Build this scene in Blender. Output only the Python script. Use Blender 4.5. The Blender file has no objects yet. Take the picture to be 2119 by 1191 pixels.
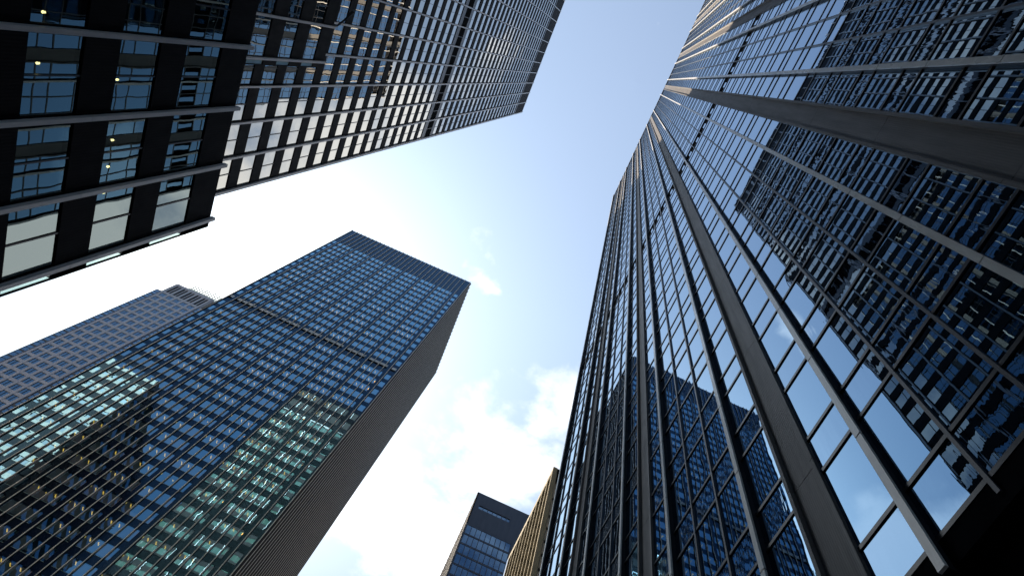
import bpy, math, random
from mathutils import Vector, Matrix
random.seed(7)
C = bpy.context.scene.collection
SC = bpy.context.scene
E0 = 1.6                                   # eye height; every z below counts from the eye

# ------------------------------------------------------------------ camera
CAM = Vector((0, 0, E0))
RIGHT = Vector((0.91442272, -0.36375937, 0.17751115))
DOWN = Vector((0.40216506, 0.86610987, -0.29684499))
FWD = Vector((-0.04576401, 0.34283059, 0.93828186))
FOC = 1348.0 / 2119.0                      # focal length over image width
cd = bpy.data.cameras.new("camera")
cd.sensor_fit = 'HORIZONTAL'; cd.sensor_width = 36; cd.lens = 36 * FOC
cd.clip_start = 0.1; cd.clip_end = 6000
cam = bpy.data.objects.new("camera", cd)
m = Matrix((RIGHT, -DOWN, -FWD)).transposed().to_4x4(); m.translation = CAM
cam.matrix_world = m
C.objects.link(cam); SC.camera = cam

def project(p):
    d = p - CAM
    z = d.dot(FWD)
    if z < 0.5: return None
    return (d.dot(RIGHT) / z * FOC, d.dot(DOWN) / z * FOC)

# ------------------------------------------------------------------ sun, sky
SUN = Vector((-1, 1.4, 1.96)).normalized()
EL = math.asin(SUN.z); ROT = math.atan2(SUN.x, SUN.y)
ld = bpy.data.lights.new("sun", 'SUN'); ld.energy = 5.0; ld.angle = math.radians(0.5); ld.color = (1, .86, .68)
lo = bpy.data.objects.new("sun", ld); lo.rotation_euler = SUN.to_track_quat('Z', 'Y').to_euler(); lo.location = SUN * 900
C.objects.link(lo)

class NT:
    def __init__(s, tree): s.t = tree; s.n = tree.nodes; s.l = tree.links
    def new(s, typ, **kw):
        n = s.n.new(typ)
        for k, v in kw.items(): setattr(n, k, v)
        return n
    def put(s, sock, v):
        if isinstance(v, bpy.types.NodeSocket): s.l.new(v, sock)
        elif v is not None: sock.default_value = v
    def math(s, op, a, b=None, c=None, clamp=False):
        n = s.new('ShaderNodeMath', operation=op, use_clamp=clamp)
        for i, v in enumerate((a, b, c)): s.put(n.inputs[i], v)
        return n.outputs[0]
    def mix(s, f, a, b, mode='MIX'):
        n = s.new('ShaderNodeMix', data_type='RGBA', blend_type=mode)
        s.put(n.inputs[0], f); s.put(n.inputs[6], a); s.put(n.inputs[7], b)
        return n.outputs[2]
    def ramp(s, f, lo, hi):
        n = s.new('ShaderNodeMapRange', interpolation_type='SMOOTHSTEP')
        s.put(n.inputs[0], f); n.inputs[1].default_value = lo; n.inputs[2].default_value = hi
        return n.outputs[0]
    def noise(s, vec, scale, detail=4, rough=.55, dist=0):
        n = s.new('ShaderNodeTexNoise'); s.put(n.inputs['Vector'], vec)
        n.inputs['Scale'].default_value = scale; n.inputs['Detail'].default_value = detail
        n.inputs['Roughness'].default_value = rough; n.inputs['Distortion'].default_value = dist
        return n.outputs['Fac']
    def mapping(s, vec, scale, loc=(0, 0, 0)):
        n = s.new('ShaderNodeMapping'); s.put(n.inputs[0], vec); n.inputs['Scale'].default_value = scale; n.inputs['Location'].default_value = loc
        return n.outputs[0]

world = bpy.data.worlds.new("World"); SC.world = world; world.use_nodes = True
W = NT(world.node_tree); W.n.clear()
sky = W.new('ShaderNodeTexSky', sky_type='NISHITA', sun_disc=False, sun_elevation=EL, sun_rotation=ROT,
            altitude=50, air_density=1.0, dust_density=0.9, ozone_density=2.0)
tc = W.new('ShaderNodeTexCoord').outputs['Generated']
sep = W.new('ShaderNodeSeparateXYZ'); W.put(sep.inputs[0], tc)
zz = W.math('MAXIMUM', sep.outputs[2], 0.08)
cu = W.math('DIVIDE', sep.outputs[0], zz); cv = W.math('DIVIDE', sep.outputs[1], zz)
cmb = W.new('ShaderNodeCombineXYZ'); W.put(cmb.inputs[0], cu); W.put(cmb.inputs[1], cv)
plane = cmb.outputs[0]                     # the cloud layer seen as a flat ceiling
n1 = W.noise(W.mapping(plane, (1, 1, 1), (3.1, 1.7, 0)), 3.4, 9, .60, .25)
n2 = W.noise(W.mapping(plane, (1, 1, 1), (7.7, 4.2, 2)), 11, 6, .6, .3)
nt3 = W.new('ShaderNodeTexNoise'); W.put(nt3.inputs['Vector'], plane); nt3.inputs['Scale'].default_value = 6.0; nt3.inputs['Detail'].default_value = 5
wsub = W.new('ShaderNodeVectorMath', operation='SUBTRACT'); W.put(wsub.inputs[0], nt3.outputs['Color']); wsub.inputs[1].default_value = (.5, .5, .5)
wmul = W.new('ShaderNodeVectorMath', operation='MULTIPLY'); W.put(wmul.inputs[0], wsub.outputs[0]); wmul.inputs[1].default_value = (.34, .34, 0)
wadd = W.new('ShaderNodeVectorMath', operation='ADD'); W.put(wadd.inputs[0], plane); W.put(wadd.inputs[1], wmul.outputs[0])
def blob(x, y, r, amp):
    d = W.new('ShaderNodeVectorMath', operation='DISTANCE'); W.put(d.inputs[0], wadd.outputs[0]); d.inputs[1].default_value = (x, y, 0)
    return W.math('MULTIPLY', W.ramp(d.outputs['Value'], r, 0.0), amp)
dens = None
for b in [(.05, .66, .24, .36), (-.05, .92, .36, .34), (.10, .54, .12, .30), (.95, .70, .55, .62), (-.085, .60, .06, .17), (-.118, .345, .05, .21), (-.143, .31, .04, .14),
          (-.08, .30, .09, .10), (.034, -.082, .03, .20), (-.74, .53, .24, .64), (-.37, .20, .08, .46), (-.64, .33, .12, .2), (.5, .42, .45, .44),
          (.45, -.2, .3, .28), (.75, .25, .3, .30), (.27, .22, .2, .36), (-.9, 1.1, .5, .25), (.1, -1.0, .6, .26), (.2, .04, .12, .28)]:
    v = blob(*b); dens = v if dens is None else W.math('MAXIMUM', dens, v)
shape = W.math('ADD', W.math('ADD', W.math('MULTIPLY', n1, .72), W.math('MULTIPLY', n2, .28)), dens)
cloud = W.math('MULTIPLY', W.ramp(shape, .64, .92), .94)
sundot = W.new('ShaderNodeVectorMath', operation='DOT_PRODUCT'); W.put(sundot.inputs[0], tc); sundot.inputs[1].default_value = SUN
sd = W.math('MAXIMUM', sundot.outputs['Value'], 0)
white_ = W.math('MULTIPLY', W.ramp(sundot.outputs['Value'], .30, .78), 1.3)
glow = W.math('ADD', W.math('MULTIPLY', W.math('POWER', sd, 10), 1.3), W.math('ADD', W.math('MULTIPLY', W.math('POWER', sd, 90), 9.1), W.math('ADD', white_, .2)))
hazec = W.new('ShaderNodeVectorMath', operation='SCALE'); hazec.inputs[0].default_value = (1.06, 1.02, .99); W.put(hazec.inputs[3], glow)
cl = W.math('ADD', W.math('MULTIPLY', W.math('POWER', sd, 8), 7.2), 7.8)
cloudc = W.new('ShaderNodeVectorMath', operation='SCALE'); cloudc.inputs[0].default_value = (1.0, 1.0, 1.01); W.put(cloudc.inputs[3], cl)
base = W.new('ShaderNodeVectorMath', operation='ADD'); 
skyt = W.mix(1.0, sky.outputs[0], (1.00, 1.26, 1.28, 1), 'MULTIPLY')
low = W.new('ShaderNodeMapRange'); W.put(low.inputs[0], sep.outputs[2])
for i_, v_ in ((1, .60), (2, .93), (3, .50), (4, 1.0)): low.inputs[i_].default_value = v_
skyl = W.new('ShaderNodeVectorMath', operation='SCALE'); W.put(skyl.inputs[0], skyt); W.put(skyl.inputs[3], low.outputs[0])
W.put(base.inputs[0], skyl.outputs[0]); W.put(base.inputs[1], hazec.outputs[0])
skyc = W.mix(1.0, W.mix(cloud, base.outputs[0], cloudc.outputs[0]), (17, 17, 17, 1), 'DARKEN')
bg = W.new('ShaderNodeBackground'); W.put(bg.inputs[0], skyc); bg.inputs[1].default_value = 0.050
out = W.new('ShaderNodeOutputWorld'); W.l.new(bg.outputs[0], out.inputs[0])

SC.view_settings.view_transform = 'Standard'; SC.view_settings.look = 'None'
SC.view_settings.exposure = 1.68; SC.view_settings.gamma = 1
cy = SC.cycles
cy.max_bounces = 10; cy.glossy_bounces = 7; cy.diffuse_bounces = 3; cy.transmission_bounces = 6; cy.transparent_max_bounces = 10
cy.caustics_reflective = False; cy.caustics_refractive = False
cy.sample_clamp_indirect = 6.0
cy.use_denoising = True

# ------------------------------------------------------------------ materials
MATS = {}
def material(name):
    m = bpy.data.materials.new(name); m.use_nodes = True
    t = NT(m.node_tree); t.n.clear()
    o = t.new('ShaderNodeOutputMaterial')
    t.obj = t.new('ShaderNodeTexCoord').outputs['Object']
    MATS[name] = m
    return m, t, o
def princ(t, col, rough=.5, metal=0, spec=.5, normal=None, emis=None, estr=0):
    p = t.new('ShaderNodeBsdfPrincipled')
    t.put(p.inputs['Base Color'], col if isinstance(col, bpy.types.NodeSocket) else (*col, 1))
    t.put(p.inputs['Roughness'], rough); t.put(p.inputs['Metallic'], metal)
    p.inputs['Specular IOR Level'].default_value = spec
    if normal: t.put(p.inputs['Normal'], normal)
    if emis: p.inputs['Emission Color'].default_value = (*emis, 1); p.inputs['Emission Strength'].default_value = estr
    return p.outputs[0]
def bump(t, h, dist, strength=1):
    b = t.new('ShaderNodeBump'); t.put(b.inputs['Height'], h); b.inputs['Distance'].default_value = dist; b.inputs['Strength'].default_value = strength
    return b.outputs[0]
def plain(name, a, b=None, rough=.5, scale=1.0, stretch=(1, 1, 1), spec=.5, metal=0, ribs=None, bumpd=0):
    m, t, o = material(name)
    b = b or tuple(x * .8 for x in a)
    v = t.mapping(t.obj, stretch)
    n = t.noise(v, scale, 6, .6)
    col = t.mix(t.ramp(n, .3, .7), (*a, 1), (*b, 1))
    nr = None
    if ribs:                                # fine vertical ribbing, period in metres along one axis
        s = t.new('ShaderNodeSeparateXYZ'); t.put(s.inputs[0], t.obj)
        ax = t.math('ADD', s.outputs[0], s.outputs[1])
        w = t.math('SINE', t.math('MULTIPLY', ax, 6.283 / ribs))
        nr = bump(t, w, .003, .6)
    elif bumpd: nr = bump(t, n, bumpd, .6)
    t.l.new(princ(t, col, t.math('ADD', t.math('MULTIPLY', n, .15), rough - .07), metal, spec, nr), o.inputs[0])
    return m
def coated(name, tint, body, f0, waves, rough=.0, grazing=(.9, .95, 1), emis=None, estr=0, var=0.0):
    """coated window glass: a tinted mirror that strengthens towards grazing, over a dark body; waves = [(stretch, scale, metres)]"""
    m, t, o = material(name)
    h = None
    for st, sc, amp in waves:
        v = t.math('MULTIPLY', t.noise(t.mapping(t.obj, st), sc, 2, .45, .2), amp)
        h = v if h is None else t.math('ADD', h, v)
    nr = bump(t, h, 1.0) if h else None
    lw = t.new('ShaderNodeLayerWeight'); lw.inputs[0].default_value = .5
    if nr: t.put(lw.inputs['Normal'], nr)
    fac = t.math('ADD', t.math('MULTIPLY', t.math('POWER', lw.outputs['Facing'], 4.0), 1 - f0), f0, clamp=True)
    g = t.new('ShaderNodeBsdfGlossy'); g.inputs['Roughness'].default_value = rough
    t.put(g.inputs['Color'], t.mix(t.math('POWER', lw.outputs['Facing'], 3.6), (*tint, 1), (*grazing, 1)))
    if nr: t.put(g.inputs['Normal'], nr)
    bodyc = (*body, 1)
    if var:
        oi = t.new('ShaderNodeObjectInfo')
        bodyc = t.mix(t.math('MULTIPLY', t.noise(t.mapping(t.obj, (1, 1, .55)), .45, 2), var), (*body, 1), tuple(x * 2.2 for x in body) + (1,))
    p = princ(t, t.mix(0, bodyc, bodyc), .6, 0, 0, None, emis, estr)
    mx = t.new('ShaderNodeMixShader'); t.put(mx.inputs[0], fac); t.l.new(p, mx.inputs[1]); t.l.new(g.outputs[0], mx.inputs[2])
    t.l.new(mx.outputs[0], o.inputs[0])
    return m
def clearglass(name, tint, trans, f0, waves):
    m, t, o = material(name)
    h = None
    for st, sc, amp in waves:
        v = t.math('MULTIPLY', t.noise(t.mapping(t.obj, st), sc, 2, .45, .2), amp)
        h = v if h is None else t.math('ADD', h, v)
    nr = bump(t, h, 1.0) if h else None
    lw = t.new('ShaderNodeLayerWeight'); lw.inputs[0].default_value = .5
    if nr: t.put(lw.inputs['Normal'], nr)
    fac = t.math('ADD', t.math('MULTIPLY', t.math('POWER', lw.outputs['Facing'], 4.0), 1 - f0), f0, clamp=True)
    g = t.new('ShaderNodeBsdfGlossy'); g.inputs['Roughness'].default_value = 0; g.inputs['Color'].default_value = (*tint, 1)
    if nr: t.put(g.inputs['Normal'], nr)
    tr = t.new('ShaderNodeBsdfTransparent'); tr.inputs[0].default_value = (*trans, 1)
    mx = t.new('ShaderNodeMixShader'); t.put(mx.inputs[0], fac); t.l.new(tr.outputs[0], mx.inputs[1]); t.l.new(g.outputs[0], mx.inputs[2])
    t.l.new(mx.outputs[0], o.inputs[0])
    return m
def lamp(name, col, strength):
    m, t, o = material(name)
    e = t.new('ShaderNodeEmission'); e.inputs[0].default_value = (*col, 1); e.inputs[1].default_value = strength
    t.l.new(e.outputs[0], o.inputs[0])
    return m

stone = plain('pale_stone', (.80, .775, .75), (.58, .555, .535), .28, 1.6, (1, 1, .35), .5, bumpd=.002)
web = plain('ribbed_stone', (.155, .14, .132), (.11, .10, .096), .5, 1.2, (3, 3, .25), .35, ribs=.06)
bronze = plain('dark_bronze', (.012, .014, .020), (.009, .010, .014), .55, 2, spec=.14)
frame = plain('window_frame_metal', (.030, .028, .032), (.02, .02, .024), .3, 2)
mull = plain('grey_mullion_metal', (.055, .055, .065), (.04, .04, .048), .35, 2, (1, 1, .3))
black = plain('louvre_black', (.006, .006, .008), (.004, .004, .005), .9, 2, spec=.02)
soffit = plain('dark_soffit', (.05, .052, .06), (.035, .036, .042), .5, .6)
ltpanel = plain('black_ribbed_panel', (.007, .0065, .009), (.0045, .0045, .007), .7, 2, (1, 1, .4), .08, ribs=.12)
twpanel = plain('dark_ribbed_panel', (.018, .0175, .021), (.010, .0095, .012), .7, 2, (1, 1, .4), .10, ribs=.12)  # the black panel again, greyed in its colour for distance haze
PANEL = twpanel
stgrey = plain('grey_spandrel', (.09, .095, .11), (.06, .065, .08), .4, 2)
steel = plain('stainless_bar', (.80, .79, .82), (.66, .65, .70), .32, 4, (1, 1, .15))
roofm = plain('roof_gravel', (.12, .12, .12), (.08, .08, .08), .9, 1.5)
core = plain('dark_interior', (.012, .012, .013), (.008, .008, .009), .9, 1)
ceil = plain('office_ceiling', (.10, .105, .105), (.07, .075, .075), .8, .6)
ltglass = coated('silver_window_glass', (.95, .92, .83), (.012, .02, .022), .58, [((1, 1, .6), .55, .0042)], var=.5)
endglass = coated('green_window_glass', (.70, .86, .80), (.05, .088, .072), .08, [((1, 1, .6), .55, .004)], var=.8)
paleedge = coated('pale_edge_glass', (.8, .9, .85), (.34, .42, .38), .12, [])  # opaque pale body in place of see-through corner glass; brightness is in the colour
podglass = clearglass('clear_window_glass', (.66, .78, .76), (.20, .28, .28), .33, [((1, 1, .6), .5, .0045)])
cornglass = clearglass('corner_glass', (.8, .9, .85), (.80, .90, .85), .12, [])
visglass = coated('blue_mirror_glass', (.125, .24, .385), (.003, .006, .010), .82, [((1, 1, .8), .34, .0034), ((1, 1, 1), 1.5, .0003)], grazing=(.70, .80, .90))
spanglass = coated('rippled_mirror_glass', (.12, .225, .365), (.003, .006, .010), .82, [((1, 1, .8), .45, .0045), ((1, 2.2, .35), 1.3, .0022), ((1, 7, .9), 1.0, .0007)], grazing=(.70, .80, .90))
ctpanel = coated('blue_black_spandrel', (.15, .32, .50), (.010, .011, .016), .17, [((1, 1, 1), .3, .004)], rough=.10, grazing=(.6, .65, .75))
ctfin = plain('tan_fin_metal', (.76, .71, .66), (.66, .62, .58), .4, 3, (1, 1, .2))
ctglass = [clearglass('coated_blue_glass', (.37, .70, .93), (.38, .52, .50), .72, [((1, 1, 1), .6, .003)])]
ctflank = coated('tower_flank_glass', (.40, .55, .75), (.02, .025, .03), .35, [])
ctroom, t_, o_ = material('glowing_office_ceiling')
n_ = t_.noise(t_.obj, .22, 3)
p_ = t_.new('ShaderNodeBsdfPrincipled'); p_.inputs['Roughness'].default_value = .8
c_ = t_.mix(t_.ramp(n_, .35, .65), (.30, .35, .36, 1), (.30, .24, .26, 1)); t_.put(p_.inputs['Base Color'], c_); t_.put(p_.inputs['Emission Color'], c_)
t_.put(p_.inputs['Emission Strength'], t_.math('MULTIPLY', t_.ramp(n_, .2, .75), .16)); t_.l.new(p_.outputs[0], o_.inputs[0])  # ceilings and partitions glow by themselves, standing in for office lighting
ctside = plain('brown_fin_side', (.085, .075, .075), (.06, .055, .055), .5, 1, (1, 1, .1), .2)
ctblind = plain('office_blind', (.40, .46, .42), (.28, .35, .31), .7, .5)
ctsill = plain('green_sill', (.16, .24, .24), (.11, .17, .17), .5, .6)
ctlight = plain('light_louvre', (.58, .62, .70), (.48, .52, .60), .4, 2)
warm = lamp('warm_lamp', (1, .52, .10), 1.5)
warmsoft = lamp('warm_bulb', (1, .66, .28), 3.5)
lilac = plain('lilac_concrete', (.50, .50, .58), (.43, .43, .51), .6, .8, (1, 1, .3), bumpd=.004)  # own lilac, with distance haze mixed in as a paler, bluer tone
paleglass = coated('pale_blue_glass', (.52, .74, .98), (.04, .07, .10), .48, [((1, 1, 1), .5, .003)], var=.8)
white = plain('white_metal', (.62, .70, .68), (.5, .58, .56), .5, 2)
navy = plain('navy_metal', (.07, .08, .115), (.055, .064, .095), .5, .4, (2, 2, .3), spec=.3, ribs=.9)  # own navy, lightened in the colour for distance haze
farglass = coated('far_blue_glass', (.22, .40, .66), (.008, .016, .03), .40, [((1, 1, 1), .4, .003)], var=.6)
greypier = plain('grey_stone', (.16, .16, .17), (.095, .095, .105), .8, .6, ribs=1.2, spec=.03)
beige = plain('beige_precast', (.25, .215, .15), (.21, .178, .122), .85, .5, (1, 1, .4), .04, bumpd=.006)
beigedk = plain('tan_stone', (.26, .21, .155), (.20, .165, .12), .7, .8)
asphalt = plain('asphalt', (.05, .05, .052), (.038, .038, .04), .85, 3, bumpd=.004)
paving = plain('paving', (.30, .29, .275), (.24, .235, .22), .8, 2, bumpd=.003)
dirt = plain('ground_grey', (.12, .12, .115), (.09, .09, .088), .9, .05)
paint = plain('road_paint', (.75, .75, .72), (.62, .62, .60), .6, 5)
sunpanel = plain('pale_precast', (.38, .37, .34), (.31, .30, .28), .7, .5)

# ------------------------------------------------------------------ mesh building
class MB:
    def __init__(s): s.v = []; s.f = []; s.mi = []; s.mats = []; s.sub = {}
    def piece(s, name): return s.sub.setdefault(name, MB())   # a sub-part
    def mid(s, m):
        if m not in s.mats: s.mats.append(m)
        return s.mats.index(m)
    def face(s, pts, m):
        i = len(s.v); s.v += [tuple(p) for p in pts]; s.f.append(tuple(range(i, i + len(pts)))); s.mi.append(s.mid(m))
    def hexa(s, p, m):                      # p: 8 corners, bottom ring then top ring
        i = len(s.v); s.v += [tuple(q) for q in p]
        for f in ((3, 2, 1, 0), (4, 5, 6, 7), (0, 1, 5, 4), (1, 2, 6, 5), (2, 3, 7, 6), (3, 0, 4, 7)):
            s.f.append(tuple(i + k for k in f)); s.mi.append(s.mid(m))
    def add(s, o):
        i = len(s.v); s.v += o.v
        for f, k in zip(o.f, o.mi): s.f.append(tuple(i + x for x in f)); s.mi.append(s.mid(o.mats[k]))
    def build(s, name, parent=None):
        me = bpy.data.meshes.new(name); me.from_pydata(s.v, [], s.f)
        for m in s.mats: me.materials.append(m)
        me.polygons.foreach_set('material_index', s.mi); me.update()
        o = bpy.data.objects.new(name, me); C.objects.link(o)
        if parent: o.parent = parent
        for n, b in s.sub.items(): b.build(n, o)
        return o
class Facade:
    """a vertical frame: u along the wall, w outwards, z up, in the coordinates of the building's root"""
    def __init__(s, o, u, n): s.o = Vector(o); s.u = Vector(u); s.n = Vector(n)
    def p(s, u, w, z): return s.o + s.u * u + s.n * w + Vector((0, 0, z + E0))
    def box(s, mb, u0, u1, w0, w1, z0, z1, m):
        mb.hexa([s.p(u0, w0, z0), s.p(u1, w0, z0), s.p(u1, w1, z0), s.p(u0, w1, z0), s.p(u0, w0, z1), s.p(u1, w0, z1), s.p(u1, w1, z1), s.p(u0, w1, z1)]
                if s.u.cross(s.n).z > 0 else
                [s.p(u1, w0, z0), s.p(u0, w0, z0), s.p(u0, w1, z0), s.p(u1, w1, z0), s.p(u1, w0, z1), s.p(u0, w0, z1), s.p(u0, w1, z1), s.p(u1, w1, z1)], m)
    def quad(s, mb, u0, u1, w, z0, z1, m, tilt=0):
        a, b = random.uniform(-tilt, tilt), random.uniform(-tilt, tilt)
        pts = [s.p(u0, w - a - b, z0), s.p(u1, w + a - b, z0), s.p(u1, w + a + b, z1), s.p(u0, w - a + b, z1)]
        if s.u.cross(s.n).z > 0: pts.reverse()
        # outward normal check
        nn = (pts[1] - pts[0]).cross(pts[2] - pts[0])
        if nn.dot(s.n) < 0: pts.reverse()
        mb.face(pts, m)

def thing(name, label, cat, loc=(0, 0, 0), rz=0, group=None):
    o = bpy.data.objects.new(name, None); o.empty_display_size = 2; C.objects.link(o)
    o.location = loc; o.rotation_euler = (0, 0, rz); o['label'] = label; o['category'] = cat
    if group: o['group'] = group
    o['kind'] = 'thing'
    return o
def structure(name, mb):
    o = mb.build(name); o['kind'] = 'structure'; return o

def area(mb, root):
    best = 0
    M = Matrix.Rotation(root.rotation_euler.z, 4, 'Z'); M.translation = root.location
    for f in mb.f:
        q = [project(M @ Vector(mb.v[i])) for i in f]
        if None in q: continue
        cx = sum(a for a, b in q) / len(q); cy_ = sum(b for a, b in q) / len(q)
        if abs(cx) > .52 or abs(cy_) > .30: continue
        A = 0
        for i in range(len(q)):
            x0, y0 = q[i]; x1, y1 = q[(i + 1) % len(q)]; A += x0 * y1 - x1 * y0
        best = max(best, abs(A))
    return best
class Repeat:
    """up to 100 of a repeated part as parts of their own, the rest as one"""
    def __init__(s, name, rest): s.name = name; s.rest = rest; s.items = []
    def new(s): m = MB(); s.items.append(m); return m
    def finish(s, root, limit=100):
        if len(s.items) > limit:
            it = sorted(s.items, key=lambda m: -area(m, root)); head, tail = it[:limit], it[limit:]
        else: head, tail = s.items, []
        for m in head: m.build(s.name, root)
        if tail:
            r = MB()
            for m in tail:
                r.add(m)
                for b in m.sub.values(): r.add(b)
            o = r.build(s.rest, root); o['kind'] = 'stuff'

def solid(root, name, x0, x1, y0, y1, z0, z1, m):
    mb = MB(); Facade((x0, y0, 0), (1, 0, 0), (0, 1, 0)).box(mb, 0, x1 - x0, 0, y1 - y0, z0, z1, m)
    return mb.build(name, root)

# ================================================================== 1. mirrored tower with stone fins (right)
GL = 7.54
rt = thing('office_tower', 'dark mirror-glass tower with pale stone fins and wide ribbed piers', 'office tower',
           (GL, 0, 0), .01)
F = Facade((0, 0, 0), (0, 1, 0), (-1, 0, 0))
U0, U1, ZB, ZT = -61.0, 29.34, 9.93, 181.3
FL, SPH = 4.02, 1.38
P = 8.18
fins, thins, bigs = [], [], []
for k in range(-8, 5):
    a = .533 + P * k; b = a + 4.20
    for u in (a, b):
        if U0 < u < U1: fins.append(u)
    for u in (a + 1.40, a + 2.80):
        if U0 < u < U1: thins.append(u)
    c = b + (P - 4.20) / 2
    if U0 < c - .6 and c < U1: bigs.append(c)
edges = sorted([(u - .02, u + .02) for u in fins + thins] + [(c - .53, c + .53) for c in bigs])
bays = []
prev = U0
for a, b in edges:
    if a - prev > .3: bays.append((prev, a))
    prev = b
nfl = int((ZT - ZB) / FL)
win = Repeat('window', 'far_windows')
lou = Repeat('louvre', 'far_louvres')
SLOT = 13
for i in range(nfl):
    z0 = ZB + FL * i; z1 = z0 + SPH; z2 = z0 + FL
    for a, b in bays:
        if i == SLOT:
            w3 = (b - a) * .33
            F.box(lou.new(), a, a + w3, -.30, -.02, z1, z2, black); F.box(lou.new(), b - w3, b, -.30, -.02, z1, z2, black)
            mb = win.new()
            F.quad(mb, a, b, 0, z0, z1, spanglass, .002); F.quad(mb, a + w3, b - w3, -.05, z1, z2, visglass, .002)
            continue
        if i >= nfl - 1:
            F.box(lou.new(), a, b, -.30, -.04, z1, z2, black)
            F.quad(win.new(), a, b, 0, z0, z1, spanglass, .002)
            continue
        mb = win.new()
        F.quad(mb.piece('spandrel_pane'), a, b, 0, z0, z1, spanglass, .0035)
        F.quad(mb, a, b, 0, z1, z2, visglass, .0022)
win.finish(rt); lou.finish(rt)
cuts = [U0] + [x for c in bigs for x in (c - .53, c + .53)] + [U1]
for a, b in zip(cuts[::2], cuts[1::2]):     # one transom grid for each stretch of glass between two piers
    if b - a < .05: continue
    tr = MB()
    for i in range(nfl + 1):
        z0 = ZB + FL * i
        F.box(tr, a, b, -.1, .035, z0 - .055, z0 + .055, frame)
        if i < nfl: F.box(tr, a, b, -.1, .035, z0 + SPH - .055, z0 + SPH + .055, frame)
    tr.build('transom_frame', rt)
for u in fins:
    mb = MB(); z = 9.22
    F.box(mb, u - .07, u + .07, -.05, .17, z, ZT, bronze)
    while z < ZT:                           # stone lengths with open joints, one a floor
        z2 = min(z + FL - .045, ZT + .35)
        F.box(mb, u - .085, u + .085, .17, .235, z, z2, stone); z += FL
    mb.build('stone_fin', rt)
for u in thins:
    mb = MB(); F.box(mb, u - .038, u + .038, -.05, .075, ZB - .4, ZT, mull); mb.build('mullion', rt)
for c in bigs:
    mb = MB(); z = -E0
    F.box(mb, c - .46, c + .46, -.2, -.08, -E0, ZT, bronze)
    while z < ZT:
        z2 = min(z + FL * 2 - .02, ZT + .3)
        F.box(mb, c - .46, c + .46, -.08, -.03, z, z2, web)
        F.box(mb, c - .57, c - .46, -.08, .11, z, z2, web); F.box(mb, c + .46, c + .57, -.08, .11, z, z2, web)
        z += FL * 2
    mb.build('ribbed_pier', rt)
mb = MB(); F.box(mb, U0 + .02, U1 - .02, -38, -.35, ZB - .5, ZT - .1, core); mb.build('core', rt)
mb = MB(); F.box(mb, U0, U1, -.33, .02, ZT - .06, ZT + .25, bronze); F.box(mb, U0 + .1, U1 - .1, -37.9, -.36, ZT - .05, ZT + .1, roofm); mb.build('roof', rt)
mb = MB(); F.box(mb, U1, U1 + .06, -38, .0, ZB - .3, ZT, bronze)
for k in range(10): F.box(mb, U1 + .06, U1 + .35, -38 + k * 4, -37.5 + k * 4, ZB - .3, ZT, stone)
mb.build('end_wall', rt)
mb = MB()                                   # entrance soffit and lobby
F.box(mb, U0, U1, -5, .02, ZB - .62, ZB - .07, black)
F.box(mb, U0, U1, -5, -.6, ZB - 1.7, ZB - 1.3, soffit); F.box(mb, U0, U1, -.6, -.4, ZB - 2.0, ZB - .62, black)
for k in range(24):
    u = U0 + 1.2 + k * P / 2
    if u + 3 < U1: F.box(mb, u, u + 3.0, -3.2, -1.1, ZB - 1.78, ZB - 1.7, soffit)
mb.build('soffit', rt)
mb = MB(); F.box(mb, U0, U1, -5.3, -5, -E0, ZB - .07, frame)
for k in range(44): F.quad(mb, U0 + k * 2 + .06, U0 + k * 2 + 1.94, -4.98, -E0 + .2, ZB - 2, visglass)
mb.build('lobby_wall', rt)

# ================================================================== black tower with steel bars: a generic facade
BAY = 3.05
def bar_facade(f, u0, u1, bars, rows, zb, zt, top, win, barrep, wall, glass, band=None, bars_to=None, edge=None, barw=.085, fascia=None):
    """rows = [(z0, z1)] of window strips; bars = u of the steel bars; spandrels fill the rest"""
    zs = [zb] + [z for r in rows for z in r] + [zt]
    for k in range(0, len(zs), 2):
        if zs[k + 1] - zs[k] > .02: f.box(wall, u0, u1, -.35, 0, zs[k], zs[k + 1], PANEL)
    cuts = [u0] + [u for u in bars if u0 < u < u1] + [u1]
    for z0, z1 in rows:
        for a, b in zip(cuts, cuts[1:]):
            a2, b2 = a + (.13 if a > u0 else .04), b - (.16 if b < u1 else .04)
            jd = .35
            if b - a < 1.0:
                a2, b2 = a + .05, b - .05; jd = .09
            if b2 - a2 < .12: continue
            mb = win.new()
            f.quad(mb, a2, b2, -.07, z0, z1, glass if b - a > 1.0 else (edge or glass), .006 if b - a > 1 else 0)
            if b - a > 1.0:
                c = (a + b) / 2; f.box(mb.piece('mullion'), c - .03, c + .03, -.09, -.02, z0, z1, frame)
            for x, y in ((u0 if a == u0 else a, a2), (b2, b)):
                f.box(wall, x, y, -jd, -.004, z0, z1, PANEL)
    for u in bars:
        mb = barrep.new(); z = zb
        while z < (bars_to or zt) - .1:
            z2 = min(z + FLB * 2 - .02, bars_to or zt)
            f.box(mb, u - barw, u + barw, -.02, .20, z, z2, steel); z += FLB * 2

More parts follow.
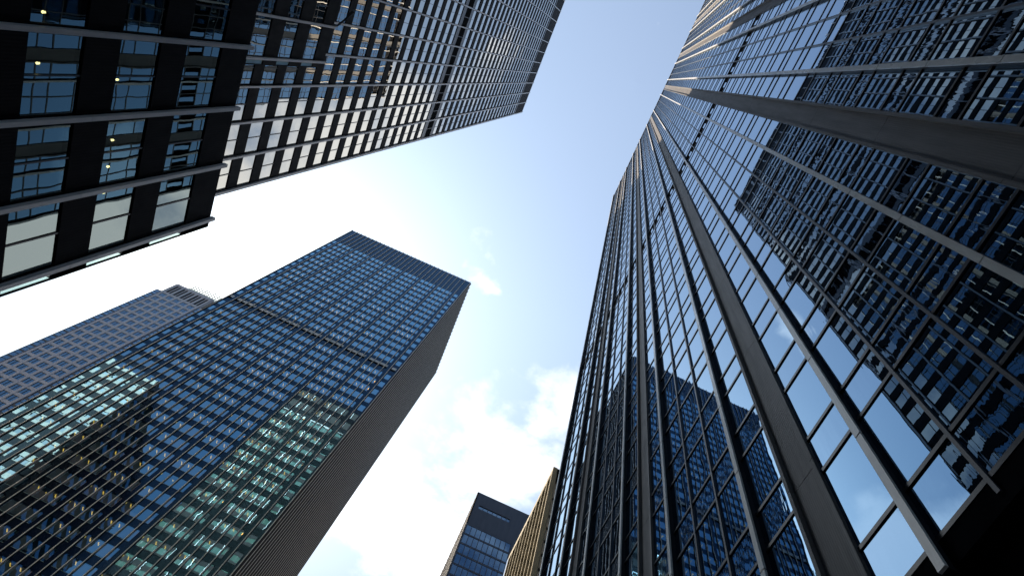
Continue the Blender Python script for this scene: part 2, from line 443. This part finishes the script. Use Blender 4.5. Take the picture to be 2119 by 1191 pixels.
FLB = 3.62
lt = thing('office_tower', 'tall black-panelled tower with thin steel bars, bright window strips and a black louvre belt', 'office tower', (-28.2, 21.05, 0))
win = Repeat('window', 'far_windows'); bar = Repeat('steel_bar', 'far_steel_bars'); wall = MB()
rows = [(51.80 - 3.6 * k, 53.9 - 3.6 * k) for k in range(13, 0, -1)] + [(51.80 + 3.574 * k, 53.90 + 3.574 * k) for k in range(15)]
rows += [(110.33 + 3.712 * k, 112.35 + 3.712 * k) for k in range(22)]
Fe = Facade((0, 0, 0), (0, -1, 0), (1, 0, 0))   # east face: u runs back from the visible corner
bars = [.30 + BAY * k for k in range(24)]
bar_facade(Fe, 0, 73, bars, rows, -E0, 191.0, 0, win, bar, wall, ltglass, edge=ltglass, bars_to=205.9)
fas = MB()
Fe.box(fas, 0, 73, -.35, -.03, 191.0, 192.6, stgrey); Fe.box(fas, 0, 73, -.35, 0, 192.6, 205.7, twpanel)
bel = MB()
Fe.box(bel, 0.02, 73, -.2, .012, 104.05, 105.7, stgrey); Fe.box(bel, .02, 73, -.2, .014, 105.7, 108.7, black); Fe.box(bel, .02, 73, -.2, .012, 108.7, 110.2, stgrey)
for k in range(24): Fe.box(bel, k * BAY + 1.8, k * BAY + 1.86, .0, .04, 105.7, 108.7, frame)
Fn = Facade((0, 0, 0), (-1, 0, 0), (0, 1, 0))   # end face, towards the sun
nb = [BAY * k + .5 for k in range(13)]
bar_facade(Fn, 0, 40, nb, rows, -E0, 191.0, 0, win, bar, wall, endglass, edge=endglass, bars_to=205.9, barw=.06)
Fn.box(fas, 0, 40, -.35, -.03, 191.0, 192.6, stgrey); Fn.box(fas, 0, 40, -.35, 0, 192.6, 205.7, twpanel)
Fn.box(bel, .02, 40, -.2, .012, 104.05, 105.7, stgrey); Fn.box(bel, .02, 40, -.2, .014, 105.7, 108.7, black); Fn.box(bel, .02, 40, -.2, .012, 108.7, 110.2, stgrey)
wall.build('wall', lt); fas.build('roof_fascia', lt); bel.build('louvre_belt', lt)
solid(lt, 'core', -39.6, -.45, -72.9, -.45, -E0, 191, core); solid(lt, 'roof', -39.9, -.3, -72.9, -.3, 205.0, 205.5, roofm)
mb = MB(); Fe.box(mb, 72.9, 73.2, -40, 0, -E0, 205.6, ltpanel); Facade((-40, 0, 0), (0, -1, 0), (-1, 0, 0)).box(mb, 0, 73.2, 0, .3, -E0, 205.6, ltpanel)
mb.build('rear_wall', lt)
# lower shoulder of the same tower
Fs = Facade((2.6, -12.1, 0), (0, -1, 0), (1, 0, 0)); wl = MB()
srows = [(44.4 - 3.6 * k, 46.6 - 3.6 * k) for k in range(11, -1, -1)] + [(48.5, 50.5), (52.45, 54.5)]
srows = [(z0, z1) for z0, z1 in srows]
bar_facade(Fs, 0, 61, [.52 + BAY * k for k in range(20)], srows, -E0, 56.4, 0, win, bar, wl, ltglass, edge=paleedge, bars_to=56.5)
Fsn = Facade((2.6, -12.1, 0), (-1, 0, 0), (0, 1, 0)); Fsn.box(wl, .14, 2.6, -.35, 0, -E0, 56.4, ltpanel)
Fs.box(wl, 0, 61, -2.3, -.02, 56.0, 56.25, roofm); Fs.box(wl, .35, 61, -2.3, -.5, -E0, 56, core)
wl.build('shoulder_wall', lt)
mb = MB()                                   # bent arm that leans out over the shoulder's roof edge
def limb(mb, a, b, r0, r1, m, n=8):
    a, b = Vector(a), Vector(b); d = (b - a).normalized(); s = d.cross(Vector((0, 0, 1)) if abs(d.z) < .9 else Vector((1, 0, 0))).normalized(); t = d.cross(s)
    A = [a + (s * math.cos(i * 6.2832 / n) + t * math.sin(i * 6.2832 / n)) * r0 for i in range(n)]
    B = [b + (s * math.cos(i * 6.2832 / n) + t * math.sin(i * 6.2832 / n)) * r1 for i in range(n)]
    for i in range(n):
        j = (i + 1) % n; mb.face([A[i], A[j], B[j], B[i]], m)
    mb.face(A[::-1], m); mb.face(B, m)
def L(x, y, z): return (x + 28.2, y - 21.05, z + E0)
limb(mb, L(-25.75, 5.35, 55.6), L(-25.55, 5.25, 56.9), .10, .10, frame); limb(mb, L(-25.55, 5.25, 56.9), L(-25.3, 4.55, 57.6), .09, .09, frame)
limb(mb, L(-25.3, 4.55, 57.6), L(-25.1, 3.75, 58.3), .09, .13, frame); limb(mb, L(-25.1, 3.75, 58.3), L(-25.1, 3.6, 58.45), .15, .10, frame)
mb.build('roof_arm', lt)
win.finish(lt); bar.finish(lt)

# ================================================================== low block in front of it (left edge)
lb = thing('office_block', 'low black-panelled block with broad steel bars and warm lamps in its big windows', 'office block', (-17.72, 14.98, 0))
win = Repeat('window', 'far_windows'); bar = Repeat('steel_bar', 'far_steel_bars'); wall = MB()
prow = [(18.61 - 3.83 * k, 20.82 - 3.83 * k) for k in range(5, 0, -1)] + [(18.61, 20.80), (22.45, 24.58), (26.18, 28.62)]
prow = [(18.61 - 3.83 * k, 20.82 - 3.83 * k) for k in range(5, 0, -1)]
# window strips are two panes: one strip per storey
prow += [(18.55, 20.80), (22.44, 24.58), (26.17, 28.62)]
PANEL = ltpanel
Fp = Facade((0, 0, 0), (0, -1, 0), (1, 0, 0))
FLB = 3.83
bar_facade(Fp, 0, 62, [.50 + BAY * k for k in range(21)], prow, -E0, 30.68, 0, win, bar, wall, podglass, edge=cornglass, bars_to=30.85)
Fq = Facade((0, 0, 0), (-1, 0, 0), (0, 1, 0))
bar_facade(Fq, 0, 10, [.62, 3.67, 6.72, 9.5], prow, -E0, 30.68, 0, win, bar, wall, podglass, edge=cornglass, bars_to=30.85)
wall.build('wall', lb)
mb = MB()                                   # floors and back wall seen through the windows
zf = -E0
for z0, z1 in prow: 
    Fp.box(mb, .4, 61.9, -9.6, -.36, z1 + .25, z1 + .55, ceil)
Fp.box(mb, .4, 61.9, -9.9, -9.6, -E0, 30.4, core); Fp.box(mb, 61.9, 62.2, -9.9, 0, -E0, 30.6, ltpanel)
Fp.box(mb, 0, 62, -10.2, -9.9, -E0, 30.5, ltpanel)
Fp.box(mb, .9, 61.9, -9.6, -4.5, -E0, 30.3, core)
Fp.box(mb, .66, .72, -9.6, -.36, -E0, 30.3, core)  # partition added to stop sky showing through the corner into the wide windows
mb.build('floor_slabs', lb)
mb = MB(); Fp.box(mb, .36, 62, -9.9, -.36, 30.3, 30.5, roofm); mb.build('roof', lb)
lam = Repeat('ceiling_lamp', 'far_ceiling_lamps')
def on_plane(px, py, x):                    # where the photo's small warm lamps hang
    d = RIGHT * ((px / 2119 - .5) / FOC) + DOWN * ((py - 595.5) / 2119 / FOC) + FWD
    return d * (x / d.x)
for px, py in ((88, 25), (76, 131), (241, 165), (231, 290), (222, 345), (213, 399)):
    q = on_plane(px, py, -18.35); q = Vector((q.x + 17.72, q.y - 14.98, q.z + E0)); m2 = lam.new()
    limb(m2, q, q + Vector((0, 0, .10)), .05, .035, warmsoft)
    limb(m2, q + Vector((0, 0, .10)), q + Vector((0, 0, .5)), .012, .012, frame, 5)
win.finish(lb); bar.finish(lb); lam.finish(lb)

# ================================================================== 2. blue tower with close fins (centre left)
ct = thing('office_tower', 'tall blue-glass tower with close tan fins, a dark top band and lamps behind its windows', 'office tower', (-24.9, 83.5, 0))
X0, X1 = -46.75, 0.0
Fc = Facade((0, 0, 0), (1, 0, 0), (0, -1, 0))
fx = [-44.71 + 1.525 * k for k in range(29)]
ZTC, ZF = 216.4, 201.1
win = Repeat('window', 'far_windows'); lam = Repeat('ceiling_lamp', 'far_ceiling_lamps'); wall = MB(); rooms = MB()
FLC, PH = 3.98, 2.48
nf = int((ZF + E0) / FLC)
for k in range(nf):
    zt = 200.9 - FLC * k; zb = zt - PH
    nxt = 200.9 - FLC * (k + 1)
    Fc.box(wall, X0, X1, -.35, 0, nxt, zb, ctpanel)
    groups = [(X0 + .2, [(X0 + .2, fx[0] - .85)])]
    for g in range(7):
        us = fx[g * 4: g * 4 + 5]
        panes = [(us[0] + .20, us[1]), (us[1], us[2]), (us[2], us[3]), (us[3], us[4] - .85)]
        groups.append((us[0], panes))
    groups.append((fx[28], [(fx[28] + .2, -.55)]))
    mech = (k == 15)
    for gi, (u, panes) in enumerate(groups):
        drawn = random.random() < (.03 if k < 22 else .16)
        for a, b in panes:
            if b - a < .2: continue
            a2, b2 = a + .05, b - .05
            mb = win.new()
            if mech:
                Fc.quad(mb, a2, b2, -.02, zt - 1.1, zt + .1, ctlight); Fc.box(wall, a, b, -.35, -.06, zt - 2.0, zt - 1.1, black); Fc.box(wall, a, b, -.35, -.04, zb, zt - 2.0, ctpanel); continue
            Fc.quad(mb, a2, b2, -.05, zb + .10, zt, ctglass[0], .003)
            Fc.box(mb, a2, b2, -.10, -.02, zb - .02, zb + .10, ctsill)
            if random.random() < (.75 if drawn else .03 if k < 22 else .10):
                Fc.quad(mb, a2, b2, -.16, zb + random.choice((.1, .1, .9, 1.4, 1.7)), zt, ctblind)
    if not mech:
        Fc.box(rooms, X0 + .2, X1 - .4, -2.9, -.30, zt + .02, zt + .12, ctroom); Fc.box(rooms, X0 + .2, X1 - .4, -2.9, -.30, zb - .12, zb - .02, core)
        for x in [X0 + .3] + [v - .3 for v in fx[::4]] + [X1 - .5]:
            Fc.box(rooms, x - .05, x + .05, -2.9, -.30, zb - .02, zt + .02, ctroom)
        for gi, (u, panes) in enumerate(groups[1:-1]):
            if random.random() < min(.9, .08 + k * .035):
                n0 = random.choice((1, 2, 3, 3)); s0 = random.choice((0, 0, 1))
                for a, b in panes[s0:s0 + n0]:
                    x = a + .30; d = .62 + random.uniform(0, .06)
                    Fc.box(lam.new(), x, x + .13, -d - .62, -d, zt - .05, zt + .015, warm)
zlow = 200.9 - FLC * nf
Fc.box(wall, X0, X1, -.35, 0, -E0, zlow, ctpanel)
Fc.box(wall, X0, X1, -.35, -.02, 200.9, ZTC, ctpanel)
for k in range(nf):                         # pane surrounds at the columns are built below; backing behind the glass
    pass
rooms.build('ceilings', ct)
wall.build('wall', ct)
for i in range(0, 29, 4):
    mb = MB(); Fc.box(mb, fx[i] - .83, fx[i] + .17, -.2, .04, -E0, ZF, ctpanel); mb.build('column', ct)
mb = MB(); Fc.box(mb, X0, X0 + .22, -.2, .05, -E0, ZTC, ctpanel); Fc.box(mb, -.55, 0, -.2, .05, -E0, ZTC, ctpanel); mb.build('corner_trim', ct)
for i, u in enumerate(fx + [X0 + .05, -.03]):
    mb = MB(); Fc.box(mb, u - .055, u + .055, .0, .21, -E0, ZTC + .1, ctside); Fc.box(mb, u - .065, u + .065, .21, .25, -E0, ZTC + .12, ctfin); mb.build('fin', ct)
Fd = Facade((0, 0, 0), (0, 1, 0), (1, 0, 0))     # flank along the avenue
mb = MB(); Fd.box(mb, 0, 39, -.35, 0, -E0, ZTC, ctpanel)
for k in range(nf):
    zt = 200.9 - FLC * k; Fd.box(mb, .3, 38.7, -.02, .012, zt - PH, zt, ctflank)
mb.build('flank_wall', ct)
for k in range(26):
    mb = MB(); u = .42 + 1.525 * k; Fd.box(mb, u - .05, u + .05, .0, .32, -E0, ZTC + .1, ctside); Fd.box(mb, u - .08, u + .08, .32, .38, -E0, ZTC + .12, ctfin); mb.build('fin', ct)
mb = MB(); Fd.box(mb, 2.9, 39, -46.4, -.36, -E0, ZTC - .6, core); mb.build('core', ct)
mb = MB(); Fd.box(mb, .2, 39, -46.7, -.3, ZTC - .6, ZTC - .3, roofm)
Fd.box(mb, 38.6, 39, -46.75, 0, -E0, ZTC, ctpanel); Facade((X0, 0, 0), (0, 1, 0), (-1, 0, 0)).box(mb, .1, 39, -.3, 0, -E0, ZTC, ctpanel)
mb.build('roof', ct)
win.finish(ct); lam.finish(ct)

# ================================================================== 3. lilac concrete tower behind it (far left)
pt = thing('office_tower', 'lilac concrete tower with paired windows and a lattice crown, behind the blue tower', 'office tower', (-138.45, 140, 0))
Fl = Facade((0, 0, 0), (1, 0, 0), (0, -1, 0))
PX = [.85 + 3.03 * k for k in range(6)]        # piers
win = Repeat('window', 'far_windows'); wall = MB()
FLL, n = 4.1, 52
for k in range(n):
    zt = 217.0 - FLL * k - .5; zb = zt - 2.85
    for a, b in zip(PX, PX[1:]):
        a2, b2 = a + .47, b - .47
        Fl.box(wall, a + .42, b - .42, -.5, -.02, zb - (FLL - 2.85), zb, lilac)
        mb = win.new(); c = (a2 + b2) / 2
        Fl.quad(mb, a2, c - .07, -.20, zb, zt, paleglass, .004); Fl.quad(mb, c + .07, b2, -.20, zb, zt, paleglass, .004)
        Fl.box(mb, c - .07, c + .07, -.30, -.10, zb, zt, frame)
for a, b in zip(PX, PX[1:]):
    Fl.box(wall, a + .42, b - .42, -.5, -.02, 216.5, 217.9, lilac); Fl.box(wall, a + .42, b - .42, -.5, -.03, 225.4, 227, lilac)
    for q in (a + .55, (a + b) / 2 + .12):
        pass
mb = MB()
for a, b in zip(PX, PX[1:]):
    Fl.box(mb, a + .42, b - .42, -.5, -.35, 217.9, 225.4, black)
    Fl.box(mb, (a + b) / 2 - .18, (a + b) / 2 + .18, -.5, -.05, 217.9, 225.4, lilac)
mb.build('louvre', pt)
Fl.box(wall, 0, 16.9, -14, -.52, -E0, 226.8, core)
Fl.box(wall, 0, .02, -14, 0, -E0, 227, lilac); Fl.box(wall, 16.88, 16.9, -14, 0, -E0, 227, lilac)
wall.build('wall', pt)
for i, u in enumerate(PX):
    mb = MB(); Fl.box(mb, u - .42, u + .42, -.5, .06, -E0, 227, lilac); mb.build('pier', pt)
for s0, s1 in ((-1.9, -.02), (16.92, 18.9)):     # glazed corner notches
    mb = MB(); Fl.box(mb, s0, s1, -12, -.3, -E0, 217.4, core)
    for k in range(n):
        zt = 217.4 - FLL * k
        Fl.box(mb, s0, s1, -.3, -.02, zt - .75, zt, lilac if k < 1 else stgrey)
        Fl.quad(mb, s0, s1, -.08, zt - 2.2, zt - .75, paleglass, .006); Fl.quad(mb, s0, s1, -.10, zt - FLL, zt - 2.35, paleglass, .006)
        Fl.box(mb, s0, s1, -.3, -.03, zt - 2.35, zt - 2.2, frame)
    Fl.box(mb, s0 if s0 < 0 else s1 - .12, s0 + .12 if s0 < 0 else s1, -.3, .02, -E0, 217.5, stgrey)
    mb.build('corner_glazing', pt)
mb = MB()
for k in range(5): Fl.box(mb, 3.0, 17.2, -2.4, -2.3, 227 + k * .95, 227.5 + k * .95, white)
for k in range(12): Fl.box(mb, 3.0 + k * 1.28, 3.14 + k * 1.28, -2.35, -2.15, 227, 231.3, white)
for k in range(12):
    u = 3.8 + k * 1.2; h = 235.2 + random.uniform(-1.0, .8); Fl.box(mb, u, u + .16, -2.5, -1.9, 227, h, white); Fl.box(mb, u, u + .75, -2.45, -2.35, h - 2.2, h - 2.0, white)
Fl.box(mb, 3.1, 17.1, -8, -2.45, 227, 230.0, stgrey)
mb.build('roof_lattice', pt)
win.finish(pt)

# ================================================================== 4. small navy tower (bottom centre)
nt = thing('office_tower', 'distant navy tower with a blank dark top and pale grey flank', 'office tower', (7.72, 150, 0))
Fm = Facade((0, 0, 0), (1, 0, 0), (0, -1, 0)); ZN = 198.4
mb = MB()
Fm.box(mb, 0, 16.6, -.5, 0, 180.9, 190.0, navy); Fm.box(mb, 0, 1.9, -.5, 0, 190, 191.9, navy); Fm.box(mb, 14, 16.6, -.5, 0, 190, 191.9, navy)
Fm.box(mb, 0, 16.6, -.5, 0, 191.9, ZN, navy); Fm.box(mb, 1.9, 14, -.5, -.3, 190, 191.9, farglass)
for k in range(7): Fm.box(mb, 1.9 + k * 1.79, 2.1 + k * 1.79, -.3, -.05, 190, 191.9, navy)
mb.hexa([Fm.p(16.6, -.5, 173), Fm.p(16.62, -.5, 173), Fm.p(16.62, 0, 173), Fm.p(16.6, 0, 173), Fm.p(16.6, -.5, ZN), Fm.p(20.6, -.5, ZN), Fm.p(20.6, 0, ZN), Fm.p(16.6, 0, ZN)], navy)
mb.build('top_band', nt)
win = Repeat('window', 'far_windows'); wall = MB()
for k in range(30):
    zt = 180.9 - 4.75 * k
    Fm.box(wall, 0, 16.6, -.5, -.01, zt - .75, zt, navy)
    for c in range(9):
        u = .5 + 1.79 * c; Fm.quad(win.new(), u + .10, u + 1.69, -.1, zt - 4.75, zt - .75, farglass, .006)
Fm.box(wall, 0, .5, -.5, .03, -E0, 180.9, navy)
wall.build('wall', nt)
for c in range(10):
    mb = MB(); u = .5 + 1.79 * c; Fm.box(mb, u - .10, u + .10, -.4, .10, 38, 180.9, navy); mb.build('mullion', nt)
mb = MB(); Fm.box(mb, .02, 16.5, -52, -.51, -E0, ZN - .2, core)
mb.hexa([Fm.p(16.5, -52, 173), Fm.p(16.55, -52, 173), Fm.p(16.55, -.6, 173), Fm.p(16.5, -.6, 173), Fm.p(16.5, -52, ZN - .2), Fm.p(20.4, -52, ZN - .2), Fm.p(20.4, -.6, ZN - .2), Fm.p(16.5, -.6, ZN - .2)], core)
mb.build('core', nt)
mb = MB(); Fg = Facade((0, 0, 0), (0, 1, 0), (-1, 0, 0)); Fg.box(mb, 0, 53, -.4, .02, -E0, ZN, greypier)
for k in range(18): Fg.box(mb, .3 + k * 3, .8 + k * 3, .0, .12, -E0, ZN, greypier)
mb.build('flank_wall', nt)
win.finish(nt)

# ================================================================== 5. beige precast building (bottom centre right)
bb = thing('office_building', 'beige precast building with a diamond relief, tucked behind the mirror-glass tower', 'office building', (20.0, 89.4, 0))
Fb = Facade((0, 0, 0), (0, 1, 0), (-1, 0, 0)); ZK, YL = 139.3, 30.0
wall = MB(); win = Repeat('window', 'far_windows')
cols, FLK = 9, 4.1
cw = YL / cols
Fb.box(wall, 0, YL, -1.6, -.86, -E0, ZK, beigedk)
nr = int((ZK - 2.2 + E0) / FLK)
for c in range(cols):
    u = c * cw
    for r in range(nr):
        z1 = ZK - 2.0 - FLK * r; z0 = z1 - FLK; um = u + cw / 2; q = .55
        mb = win.new(); Fb.quad(mb, u + q, u + cw - q, -.6, z0 + 1.0, z1 - .8, farglass, .01)
        o = [Fb.p(u, 0, z0), Fb.p(u + cw, 0, z0), Fb.p(u + cw, 0, z1), Fb.p(u, 0, z1)]
        i = [Fb.p(u + q, -.6, z0 + 1.0), Fb.p(u + cw - q, -.6, z0 + 1.0), Fb.p(u + cw - q, -.6, z1 - .8), Fb.p(u + q, -.6, z1 - .8)]
        lo, hi = Fb.p(um, .35, z0), Fb.p(um, .35, z1)     # sills and heads run to a point: the diamonds
        for fc in ([o[0], lo, i[1], i[0]], [lo, o[1], i[1]], [o[1], o[2], i[2], i[1]], [o[2], hi, i[3], i[2]], [hi, o[3], i[3]], [o[3], o[0], i[0], i[3]]):
            wall.face(fc[::-1], beige)
    Fb.box(wall, u - .16, u + .16, -.6, .30, -E0, ZK - 1.9, beige)
Fb.box(wall, 0, YL, -1.6, .28, ZK - 2.0, ZK, beige); Fb.box(wall, YL - .3, YL + .2, -1.6, .3, -E0, ZK, beige)
wall.build('relief_wall', bb)
Fh = Facade((0, 0, 0), (1, 0, 0), (0, -1, 0)); wall = MB()
Fh.box(wall, -.3, .75, -.6, .14, -E0, ZK, beige); Fh.box(wall, .75, 24, -1.0, 0, 133.0, ZK, beigedk)
zz_, k = 133.0, 0
while zz_ > 6:
    h = 5.5 if k < 2 else 3.3
    for c in range(5):
        u = 1.1 + c * 4.4
        Fh.quad(win.new(), u, u + 3.7, -.5, zz_ - h, zz_, farglass, .006); Fh.box(wall, u + 3.7, u + 4.4, -.8, .04, zz_ - h, zz_, beigedk)
    Fh.box(wall, .75, 24, -1.0, 0, zz_ - h - .85, zz_ - h, beigedk); zz_ -= h + .85; k += 1
wall.build('end_wall', bb)
mb = MB(); Fb.box(mb, 1.05, YL, -24, -1.61, -E0, ZK - .6, core); mb.build('core', bb)
win.finish(bb)

# ================================================================== 6. pale tower further west, seen only as a reflection
wt = thing('office_tower', 'pale precast tower west of the black tower, seen as a reflection in the blue tower', 'office tower', (-106, 21, 0))
Fw = Facade((0, 0, 0), (-1, 0, 0), (0, 1, 0)); wall = MB(); win = Repeat('window', 'far_windows')
for k in range(44):
    zt = 170 - 3.95 * k; Fw.box(wall, 0, 44, -.4, 0, zt - 3.95, zt - 2.0, sunpanel)
    for c in range(11):
        Fw.quad(win.new(), c * 4 + .3, c * 4 + 3.7, -.2, zt - 2, zt, ltglass, .01); Fw.box(wall, c * 4 - .3, c * 4 + .3, -.4, .05, zt - 2, zt, sunpanel)
Fw.box(wall, 0, 44, -.4, 0, 170, 175.3, sunpanel); wall.build('wall', wt)
mb = MB(); Fx = Facade((0, 0, 0), (0, -1, 0), (1, 0, 0)); Fx.box(mb, 0, 60, -.4, 0, -E0, 175.3, ltpanel)  # unlit side of the pale tower: black panel puts its shade into the colour
for k in range(44):
    zt = 170 - 3.95 * k; Fx.box(mb, .4, 59.6, -.1, .02, zt - 1.8, zt, ctflank)
mb.build('flank_wall', wt)
mb = MB(); Fw.box(mb, .41, 44, -60, -.41, -E0, 175, core); mb.build('core', wt); win.finish(wt, 0)

# ================================================================== setting: ground, avenue, pavements (below the view)
g = MB(); g.face([(-3000, -3000, -.02), (3000, -3000, -.02), (3000, 3000, -.02), (-3000, 3000, -.02)], dirt); structure('ground', g)
g = MB(); g.face([(-14, -400, 0), (2.2, -400, 0), (2.2, 400, 0), (-14, 400, 0)], asphalt); structure('road', g)
for nm, a, b in (('pavement', 2.2, 12.8), ('pavement', -17.4, -14)):
    g = MB(); Facade((a, -400, -E0), (1, 0, 0), (0, 1, 0)).box(g, 0, b - a, 0, 800, -.02, .13, paving); structure(nm, g)
g = MB()
for k in range(60): g.face([(-5.98, -200 + k * 7, .004), (-5.82, -200 + k * 7, .004), (-5.82, -197 + k * 7, .004), (-5.98, -197 + k * 7, .004)], paint)
structure('road_markings', g)
